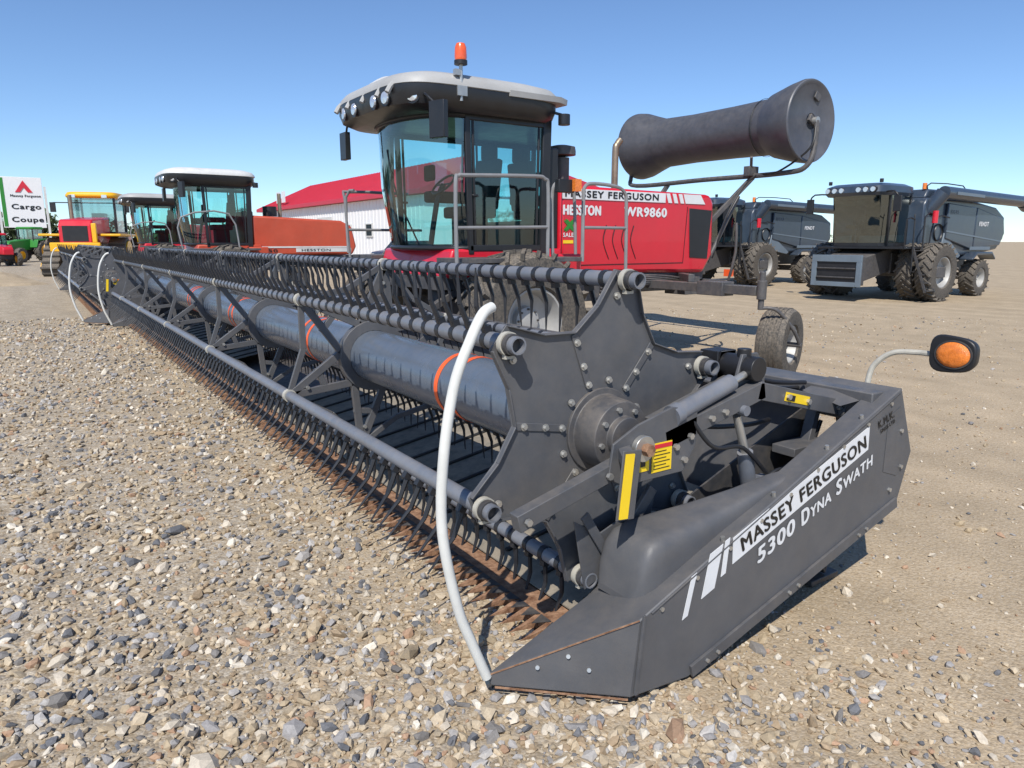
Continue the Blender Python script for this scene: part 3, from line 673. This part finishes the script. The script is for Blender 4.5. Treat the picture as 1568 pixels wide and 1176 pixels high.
    for X,Y,nx,ny in((3.50,6.98,-.75,-.66),(3.34,7.28,-1,-.15),(3.325,7.55,-1,0),(3.325,8.1,-1,0),(3.34,8.45,-1,.1)):
        n_=Vector((nx,ny,0)).normalized();P=Vector((X,Y,3.13))
        o.p('light_housings','cabblk').cyl(P-n_*.06,P+n_*.015,.085,n=20)
        ln.lathe([(.07,.0),(.06,.018),(0,.026)],P+n_*.01,n_,20)
    if style==0:
        o.p('roof_pod','cream').loft([sup(3.85,8.3,.22,.3,3.40,3),sup(3.85,8.3,.2,.28,3.5,3),sup(3.85,8.3,.12,.18,3.55,3)])
        bp=o.p('beacon_post','steel')
        bp.cyl((4.0,6.84,3.1),(4.0,6.84,3.47),.02);bp.box((4.0,6.84,3.2),(.12,.06,.1));bp.box((3.95,6.84,3.38),(.06,.05,.06))
        o.p('beacon_base','black').cyl((4.0,6.84,3.46),(4.0,6.84,3.5),.07)
        o.p('beacon_lens','beacon').lathe([(.06,0),(.066,.03),(.06,.13),(.045,.165),(0,.175)],(4.0,6.84,3.5),(0,0,1),24)
    mi=o.p('mirrors','cabblk',.015)
    mi.box((3.62,6.65,2.86),(.07,.2,.36),Matrix.Rotation(.35,3,'Z'));mi.path([(3.62,6.68,3.0),(3.55,6.8,3.12),(3.65,6.98,3.12)],.015,8)
    mi.box((3.62,9.2,2.86),(.07,.2,.34));mi.path([(3.62,9.15,3.0),(3.6,9.0,3.12),(3.7,8.9,3.12)],.015,8)
    mi.cyl((5.4,6.86,2.98),(5.4,6.86,3.1),.07);mi.beam((5.4,6.9,3.1),(5.3,7.0,3.14),.03,.03)
    if style==0:
        y=6.36
        rl.path([(3.64,y,1.42),(3.64,y,2.2),(3.68,y,2.29),(3.8,y,2.3),(4.6,y,2.33),(4.75,y,2.31),(4.80,y,2.2),(4.80,y,1.45)],.021,8,4)
        rl.path([(3.64,y,1.78),(4.8,y,1.80)],.018,8,1)
        rl.path([(5.30,y,1.42),(5.30,y,2.1),(5.32,y,2.25),(5.45,y,2.29),(5.8,y,2.27),(5.93,y,2.2),(5.96,y,2.05),(5.98,y,1.3)],.021,8,4)
        rl.path([(5.3,y,1.8),(5.97,y,1.8)],.018,8,1)
        rl.path([(4.95,y+.1,1.45),(4.93,y+.1,2.1),(4.98,y+.1,2.28),(5.15,y+.1,2.3),(5.24,y+.1,2.2),(5.28,y+.1,1.5)],.019,8,4)
        rl.path([(3.7,9.4,1.42),(3.66,9.4,2.2),(3.72,9.4,2.3),(4.6,9.4,2.3)],.02,8,3);rl.path([(3.66,9.4,1.8),(4.8,9.4,1.8)],.018,8,1)
        rl.path([(3.5,8.95,1.5),(3.5,8.95,2.2),(3.55,8.8,2.28)],.018,8,2)
        bx=o.p('warning_lights','black',.008);bx.box((4.98,6.3,2.24),(.22,.08,.14))
        o.p('warning_lens','amber').box((5.1,6.26,2.25),(.09,.1,.13))
        ac=o.p('air_cleaner','chassis');ac.cyl((5.75,7.35,2.3),(5.75,7.35,2.68),.1,n=24);ac.lathe([(.1,0),(.18,.01),(.18,.06),(.17,.11),(.08,.13),(0,.13)],(5.75,7.35,2.7),(0,0,1),28)
        ex=o.p('exhaust','exh');ex.path([(7.43,8.2,2.3),(7.43,8.2,2.95),(7.46,8.2,3.05),(7.52,8.2,3.12)],.05,14,4)
        ro=o.p('swath_roller','roll',0,50)
        Xr,Zr=9.24,3.28
        ro.lathe([(.555,-1.66),(.56,-1.62),(.53,-1.45),(.45,-1.15),(.40,-1.08),(.395,-1.06),(.38,-.4),(.375,.4),(.395,1.06),(.41,1.1),(.47,1.3),(.535,1.5),(.555,1.64),(.55,1.67),(0,1.67)],(Xr,7.87,Zr),(0,1,0),56)
        o.p('roller_end_cap','rollend',0,50).lathe([(0,-1.64),(.10,-1.64),(.11,-1.66),(.50,-1.655),(.52,-1.675),(.545,-1.675),(.5555,-1.66)],(Xr,7.87,Zr),(0,1,0),56)
        for yv in(-1.1,-.95): o.p('roller_bands','black').lathe([(.405,-.01),(.41,0),(.405,.012)],(Xr,7.87+yv,Zr),(0,1,0),56)
        ra=o.p('roller_frame','chassis',.006)
        ra.box((Xr,6.18,Zr),(.2,.04,.1),Matrix.Rotation(.5,3,'Y'));o.p('roller_hub','steel').cyl((Xr,6.2,Zr),(Xr,6.1,Zr),.05)
        ra.box((Xr+.08,6.188,Zr+.33),(.12,.02,.1),Matrix.Rotation(.5,3,'Y'))
        ra.path([(Xr,6.12,Zr),(Xr-.02,6.1,Zr-.3),(Xr-.1,6.15,Zr-.6),(Xr-.15,6.5,Zr-.68),(Xr-.2,7.9,Zr-.68),(Xr-.2,9.4,Zr-.68),(Xr-.1,9.65,Zr-.5),(Xr,9.65,Zr)],.036,10,5)
        ra.beam((Xr-.15,7.0,Zr-.7),(8.4,7.2,1.9),.05,.07);ra.beam((Xr-.15,8.7,Zr-.7),(8.4,8.6,1.9),.05,.07)
        ra.beam((8.4,7.2,1.9),(8.25,7.2,1.1),.06,.08,up=(1,0,0));ra.beam((8.4,8.6,1.9),(8.25,8.6,1.1),.06,.08,up=(1,0,0))
        ra.cyl((8.85,7.05,2.3),(8.3,7.1,1.35),.03);ra.beam((Xr-.2,7.0,Zr-.62),(8.9,6.9,2.85),.04,.04)
        ra.box((Xr-.2,7.0,Zr-.62),(.22,.1,.14))
        o.p('hydraulic_hoses','black').path([(8.4,7.1,1.4),(8.55,7.0,2.0),(8.8,6.95,2.4),(9.05,6.9,2.6),(9.0,6.5,2.62),(9.1,6.1,2.9),(9.2,6.1,3.2)],.014,6)
        ra.beam((8.3,6.7,1.05),(8.3,9.1,1.05),.08,.1);o.p('tail_lamp','beacon').box((8.36,6.75,1.2),(.04,.14,.1))
        ra.path([(8.3,6.7,1.1),(8.3,6.6,1.5),(8.28,6.6,1.9)],.02,8,2)
    else:
        rl.path([(3.5,6.4,1.42),(3.5,6.4,2.2),(4.6,6.4,2.3),(4.8,6.4,1.42)],.02,8,3)
        o.p('exhaust','exh').cyl((6.2,7.6,2.2),(6.2,7.6,2.9),.05)
    o.done();return o
windrower((0,0))
windrower((-.35,12.2),'orangered','cream',1)
windrower((-.1,23.5),'red','roofw',1)
# ---------------------------------------------------------------- combine harvesters
def combine(loc,sc=.82,label=True):
    o=Obj('combine_harvester',(0,0,0),(loc[0],loc[1],0),0,sc)
    for s in(-1,1):
        for y in(1.38,2.02): tyre(o,(0,s*y,.98),.98,.56,.5,(0,s,0),22,'rim','front_wheel')
        tyre(o,(3.9,s*1.55,.68),.68,.55,.34,(0,s,0),18,'rim','rear_wheel')
    ch=o.p('chassis','chassis',.02);ch.bb(-.3,.3,-2.2,2.2,.8,1.15);ch.bb(-.6,4.8,-.8,.8,.9,1.6);ch.bb(3.75,4.05,-1.4,1.4,.6,.85)
    fh=o.p('feeder_house','chassis',.02)
    fh.prism([(.1,1.1),(.1,1.9),(-2.3,1.45),(-2.3,.65)],-.75,.75)
    fh.bb(-2.55,-2.3,-.85,.85,.55,1.5)
    bl=o.p('feeder_frame','bluelt',.01);bl.bb(-2.62,-2.55,-.9,.9,1.32,1.55);bl.bb(-2.62,-2.55,-.9,-.72,.5,1.32);bl.bb(-2.62,-2.55,.72,.9,.5,1.32);bl.bb(-2.62,-2.55,-.72,.72,.5,.65)
    o.p('feeder_mouth','black').bb(-2.565,-2.556,-.72,.72,.65,1.32)
    for z in(.8,1.1): o.p('feeder_roller','dark').cyl((-2.6,-.7,z),(-2.6,.7,z),.03)
    bd=o.p('body','blue',.06)
    bd.prism([(-.1,1.55),(.9,1.75),(2.6,1.5),(4.2,1.55),(5.6,1.7),(6.1,2.1),(6.0,2.9),(5.2,3.25),(3.2,3.45),(.0,3.45),(-.15,3.2)],-1.5,1.5)
    bd.prism([(.1,3.45),(3.1,3.45),(2.9,3.75),(.3,3.75)],-1.35,1.35)
    for s in(-1,1):
        lp=o.p('side_panels','bluelt',.02)
        lp.prism([(1.1,1.62),(2.5,1.4),(2.65,1.5),(1.3,2.3)],s*1.5,s*1.56)
        bp=o.p('side_doors','blue',.03)
        bp.prism([(1.3,2.1),(3.4,1.7),(3.4,3.2),(1.3,3.3)],s*1.5,s*1.6);bp.prism([(3.45,1.75),(5.6,1.85),(5.9,2.3),(5.7,2.85),(3.45,3.2)],s*1.5,s*1.6)
        tr=o.p('panel_trim','bluelt');tr.beam((1.3,s*1.605,2.35),(5.6,s*1.605,2.0),.02,.05);tr.beam((3.2,s*1.605,1.75),(4.8,s*1.605,1.75),.02,.12)
        fd=o.p('fenders','blue',.03);fd.prism([(3.0,1.4),(3.3,1.62),(4.5,1.62),(4.8,1.4),(4.8,1.32),(4.5,1.5),(3.3,1.5),(3.0,1.32)],s*1.3,s*1.85)
        bl_=o.p('belts','black');bl_.lathe([(.28,0),(.3,.03),(.28,.06)],(.9,s*1.5,2.3),(0,s,0),24)
    au=o.p('unloading_auger','blue');au.cyl((.5,-1.75,3.62),(7.0,-1.7,3.5),.21,n=24);au.cyl((.3,-1.35,3.0),(.5,-1.75,3.62),.24,n=20);au.cyl((6.9,-1.7,3.5),(7.3,-1.7,3.35),.25,n=20)
    o.p('auger_trim','bluelt').beam((1.0,-1.97,3.6),(3.0,-1.97,3.56),.02,.1)
    pf=o.p('platform','black',.01);pf.bb(-1.7,.1,-1.75,1.3,1.75,1.83)
    ld=o.p('ladder','dark')
    for x in(-1.15,-.6):
        ld.beam((x,-1.75,1.8),(x,-2.3,.35),.05,.07)
    for i in range(6):
        t=i/5;ld.beam((-1.15,-1.78-.5*t,1.7-1.3*t),(-.6,-1.78-.5*t,1.7-1.3*t),.14,.03)
    rl=o.p('hand_rails','black')
    for p in ([(-1.2,-1.8,1.0),(-1.2,-1.75,2.7),(-1.15,-1.7,2.8)],[(-.55,-1.8,1.0),(-.55,-1.75,2.8),(.0,-1.75,2.85)],[(-1.7,-1.75,1.8),(-1.7,-1.75,2.7),(-1.2,-1.75,2.7)],[(0,-1.7,1.8),(.2,-1.7,2.8),(1.2,-1.7,2.8)]):
        rl.path(p,.025,6,2)
    gl=o.p('cab_glass','glassd')
    b_=[(-.1,-.95),(-1.3,-.95),(-1.55,-.8),(-1.65,-.4),(-1.68,0),(-1.65,.4),(-1.55,.8),(-1.3,.95),(-.1,.95)]
    t_=[(-.1,-.98),(-1.4,-.98),(-1.75,-.85),(-1.9,-.4),(-1.95,0),(-1.9,.4),(-1.75,.85),(-1.4,.98),(-.1,.98)]
    gl.loft([[(x,y,1.95) for x,y in b_],[(x,y,3.5) for x,y in t_]],closed=False)
    pb=o.p('cab_frame','cabblk',.01)
    for i in(0,1,7,8): pb.beam((*b_[i],1.85),(*t_[i],3.55),.07,.07,up=(1,0,0))
    pb.prismz(b_,1.83,1.97)
    o.p('cab_rear_wall','rim').bb(-.12,-.05,-.95,.95,1.9,2.5);o.p('cab_rear_wall','cabblk').bb(-.12,-.05,-.1,.95,2.5,3.5)
    rf=o.p('cab_roof','blue');rf.loft([sup(-1.0,0,1.1,1.05,3.5),sup(-1.0,0,1.2,1.12,3.6),sup(-1.0,0,1.15,1.1,3.8),sup(-1.0,0,.9,.9,3.9)])
    for y in(-.8,-.55,-.3,.3,.55,.8): o.p('roof_lights','lens').cyl((-2.15,y,3.68),(-2.22,y,3.68),.08,n=16);o.p('roof_light_housing','black').cyl((-2.0,y,3.68),(-2.17,y,3.68),.1,n=16)
    st=o.p('seat','seat',.04);st.box((-.8,0,2.3),(.6,.6,.2));st.box((-.5,0,2.8),(.2,.6,.9));st.box((-1.1,.45,2.5),(.6,.15,.12))
    o.p('steering_wheel','black').path([(-1.3+.1*math.cos(t),.2*math.sin(t),2.7+.17*math.cos(t)) for t in np.linspace(0,2*math.pi,13)],.02,6,1);o.p('steering_wheel','black').cyl((-1.3,0,2.7),(-1.5,0,1.9),.05)
    mi=o.p('mirrors','black',.02)
    for s in(-1,1): mi.box((-2.0,s*1.55,3.2),(.08,.25,.5));mi.path([(-1.8,s*1.0,3.6),(-2.0,s*1.4,3.6),(-2.0,s*1.55,3.45)],.03,6,2);mi.cyl((-1.9,s*.9,3.9),(-1.9,s*.9,4.02),.06)
    o.p('fire_extinguisher','red').cyl((-.1,-1.85,2.6),(-.1,-1.85,3.0),.09)
    o.p('beacon','amber').cyl((.3,-1.2,3.75),(.3,-1.2,3.95),.07)
    rl.path([(.3,-1.3,3.75),(.5,-1.3,3.95),(2.8,-1.3,3.95),(3.0,-1.3,3.7)],.02,6,2)
    text(o.p('brand_lettering','white'),'FENDT',(3.7,-1.612,2.55),.75,.15,0,.03)
    text(o.p('model_lettering','bluelt'),'IDEAL',(1.5,-1.612,2.95),.6,.12,0,.02)
    o.done()
combine((20.8,11.4));combine((22.4,18.3));combine((23.5,25.0))
# ---------------------------------------------------------------- tracked tractor and others
def track_tractor(loc,rz,sc):
    o=Obj('articulated_track_tractor',(0,0,0),(*loc,0),rz,sc)
    for x in(-1.6,1.7):
        for s in(-1,1):
            t=o.p('tracks','rubber',.05);t.prism([(x-1.1,.08),(x-.9,0),(x+.9,0),(x+1.1,.08),(x+1.15,.35),(x+.3,1.45),(x,1.55),(x-.3,1.45),(x-1.15,.35)],s*.85,s*1.5)
            for i in range(9): t.bb(x-1.0+i*.25,x-.9+i*.25,s*.85,s*1.5,-.0,.05)
            for i in range(5):
                zz=.3+i*.24;xx=x-1.15+ (zz-.35)*.77 ; t.bb(xx-.05,xx+.05,s*.85,s*1.5,zz,zz+.1)
            r=o.p('track_wheels','yel');r.cyl((x,s*1.45,1.0),(x,s*1.55,1.0),.42,n=20)
            for xx in(-.75,0,.75): r.cyl((x+xx,s*1.45,.32),(x+xx,s*1.55,.32),.25,n=14)
    hd=o.p('hood','red',.06);hd.prism([(-3.1,1.3),(-.6,1.3),(-.6,2.4),(-2.9,2.25),(-3.1,2.0)],-.6,.6)
    o.p('grille','black').bb(-3.12,-3.095,-.45,.45,1.4,2.0)
    o.p('nose_guard','yel',.03).bb(-3.3,-3.13,-.9,.9,1.0,1.35);o.p('nose_guard','yel').bb(-3.25,-3.13,-.8,-.62,1.35,2.1)
    fd=o.p('fenders','yel',.03);fd.bb(.3,3.1,-1.5,1.5,1.62,1.72);fd.bb(-2.6,-.2,.7,1.5,1.6,1.7);fd.bb(-2.6,-.2,-1.5,-.7,1.6,1.7)
    o.p('rear_frame','red',.04).bb(.2,3.0,-.6,.6,1.0,1.7);o.p('chassis','black').bb(-3,3,-.5,.5,.7,1.3)
    o.p('cab_glass','glassd').bb(-.6,.9,-.85,.85,1.75,3.2)
    p=o.p('cab_frame','cabblk',.01)
    for x in(-.6,.9):
        for s in(-1,1): p.beam((x,s*.86,1.6),(x,s*.86,3.25),.09,.09)
    p.bb(-.65,.95,-.9,.9,1.5,1.8);p.box((.3,0,2.2),(.5,.5,.8))
    o.p('cab_roof','yel',.05).loft([sup(.15,0,.95,1.0,3.2),sup(.15,0,1.05,1.05,3.3),sup(.15,0,.95,.95,3.45)])
    o.p('mirrors','black').box((-.9,-1.4,2.8),(.08,.2,.4));o.p('mirrors','black').box((-.9,1.4,2.8),(.08,.2,.4));p.beam((-.7,-1.45,3.0),(-.7,1.45,3.0),.04,.04)
    o.p('exhaust','exh').cyl((-1.0,.7,2.2),(-1.0,.7,3.3),.07);o.p('lights','lens').bb(-1.0,-.92,-.7,-.5,3.2,3.32);o.p('lights','lens').bb(-1.0,-.92,.5,.7,3.2,3.32)
    o.done()
track_tractor((3.3,42.5),1.22,1.17)
def tractor(loc,rz,body,sc=1):
    o=Obj('farm_tractor',(0,0,0),(*loc,0),rz,sc)
    for s in(-1,1):
        tyre(o,(0,s*.95,.9),.9,.5,.5,(0,s,0),16,'yel','rear_wheel');tyre(o,(-2.5,s*.85,.6),.6,.4,.32,(0,s,0),14,'yel','front_wheel')
    o.p('hood',body,.06).prism([(-3.1,1.0),(-.6,1.0),(-.6,1.9),(-2.9,1.7),(-3.1,1.5)],-.4,.4);o.p('chassis','black').bb(-2.8,.5,-.3,.3,.6,1.1)
    o.p('fenders',body,.03).prism([(-.9,1.2),(-.7,1.85),(.4,1.95),(.9,1.5),(.8,1.45),(.4,1.85),(-.6,1.75)],-1.1,1.1)
    o.p('cab_glass','glassd').bb(-.7,.5,-.7,.7,1.5,2.7);p=o.p('cab_frame','cabblk')
    for x in(-.7,.5):
        for s in(-1,1): p.beam((x,s*.7,1.3),(x,s*.7,2.75),.07,.07)
    p.box((.1,0,1.7),(.5,.5,.7));o.p('cab_roof',body).loft([sup(-.1,0,.75,.8,2.7),sup(-.1,0,.8,.85,2.78),sup(-.1,0,.7,.75,2.9)])
    o.p('exhaust','black').cyl((-1.0,.3,1.8),(-1.0,.3,2.7),.05);o.done()
tractor((.6,70),.9,'green',.95);tractor((-1.6,60),1.9,'red',.75);tractor((-3.6,72),.4,'red',.9)
def car(loc,rz,mat):
    o=Obj('parked_car',(0,0,0),(*loc,0),rz,1)
    o.p('body',mat,.06).prism([(-2.3,.35),(2.25,.35),(2.3,.85),(2.2,1.05),(-1.1,1.05),(-2.2,.9),(-2.35,.65)],-.9,.9)
    o.p('cabin_glass','window',.03).prism([(-1.1,1.05),(-.5,1.55),(1.9,1.6),(2.2,1.05)],-.8,.8);o.p('roof',mat,.03).prism([(-.55,1.55),(-.4,1.64),(1.7,1.68),(1.93,1.6)],-.8,.8)
    for x in(-.1,1.0): o.p('pillars',mat).beam((x,-.805,1.05),(x,-.805,1.6),.02,.07)
    for x in(-1.45,1.4):
        for s in(-1,1): tyre(o,(x,s*.8,.36),.36,.24,.22,(0,s,0),0,'rim','wheel')
    o.p('lamps','lens').bb(-2.34,-2.25,-.8,-.5,.7,.82);o.p('lamps','lens').bb(-2.34,-2.25,.5,.8,.7,.82);o.done()
car((22.5,47),.3,'car');car((21,61),1.0,'carw')
# ---------------------------------------------------------------- building
o=Obj('dealership_building',(30,84,0))
wl=o.p('walls','wall');wl.bb(31,55,60,114,0,5.9)
y=60
while y<114:
    wl.bb(30.94,31,y,y+.08,0,5.9);y+=.9
rr=o.p('roof','redroof');rr.prism([(30.3,5.95),(30.3,6.35),(39,10.3),(55.5,6.35),(55.5,5.95)],59.3,114.7)
y=59.5
while y<114.7:
    rr.beam((30.3,y,6.38),(39,y,10.33),.07,.07);y+=.9
wn=o.p('windows','window')
for y in(64,72,78,96): wn.bb(30.9,30.97,y,y+1.6,2.2,3.4)
o.p('garage_doors','cream').bb(30.88,30.97,84,89,0,4.5);o.p('doors','window').bb(30.9,30.97,91.5,92.6,0,2.2)
fr=o.p('window_frames','cream')
for y in(64,72,78,96):
    fr.bb(30.85,30.98,y-.1,y,2.1,3.5);fr.bb(30.85,30.98,y+1.6,y+1.7,2.1,3.5);fr.bb(30.85,30.98,y,y+1.6,2.1,2.2);fr.bb(30.85,30.98,y,y+1.6,3.4,3.5)
sgn=o.p('roof_sign','white')
for a in(101,103.4): sgn.prism([(30.6,6.9),(30.62,8.4),(30.7,8.4),(30.7,6.9)],a,a+1.5)
o.done()
# dealer sign
o=Obj('dealership_sign',(2,84,0),(.6,84,0))
st=o.p('posts','cream');st.bb(-.2,0,83.8,84.0,0,6.8);st.bb(3.6,3.8,83.8,84.0,0,6.8)
o.p('panels','wall',.02).bb(.1,3.5,83.75,84.05,2.9,7.6)
o.p('green_stripe','green').bb(.15,.45,83.73,83.745,3.0,7.5)
lr=o.p('lettering','red');lr.prism([(1.3,6.2),(2.0,7.3),(2.7,6.2),(2.3,6.2),(2.0,6.65),(1.7,6.2)],83.7,83.74)
text(o.p('lettering_dark','letter'),'Massey Ferguson',(.9,83.72,5.7),2.4,.28,0,.02);text(o.p('lettering_dark','letter'),'Cargo',(.9,83.72,4.5),2.3,.6,0,.02);text(o.p('lettering_dark','letter'),'Coupe',(.8,83.72,3.3),2.5,.6,0,.02)
o.done()
# ---------------------------------------------------------------- distant trees
def trees():
    n=18000
    X=rng.uniform(-160,330,n);X[:5000]=rng.uniform(-45,12,5000);base=175+.10*X
    hh=2.5+2.6*np.abs(np.sin(X*.11)+.6*np.sin(X*.37+1)+.3*np.sin(X*.9))
    hh=np.where(X<6,hh+3.4,hh)
    Z=rng.random(n)**.8*hh;Y=base+rng.normal(0,3,n)
    q=rng.normal(size=(n,3,3))*.55
    V=np.stack([X,Y,Z],1)[:,None,:]+q; V[:,:,2]=np.maximum(V[:,:,2],0)
    me=bpy.data.meshes.new('distant_trees');me.from_pydata(V.reshape(-1,3).tolist(),[],[(3*i,3*i+1,3*i+2) for i in range(n)])
    M['leaf']=mk('foliage',(0.06,0.09,0.035),.8,0,.5,.6);me.materials.append(M['leaf'])
    ob=bpy.data.objects.new('distant_trees',me);scn.collection.objects.link(ob)
trees()
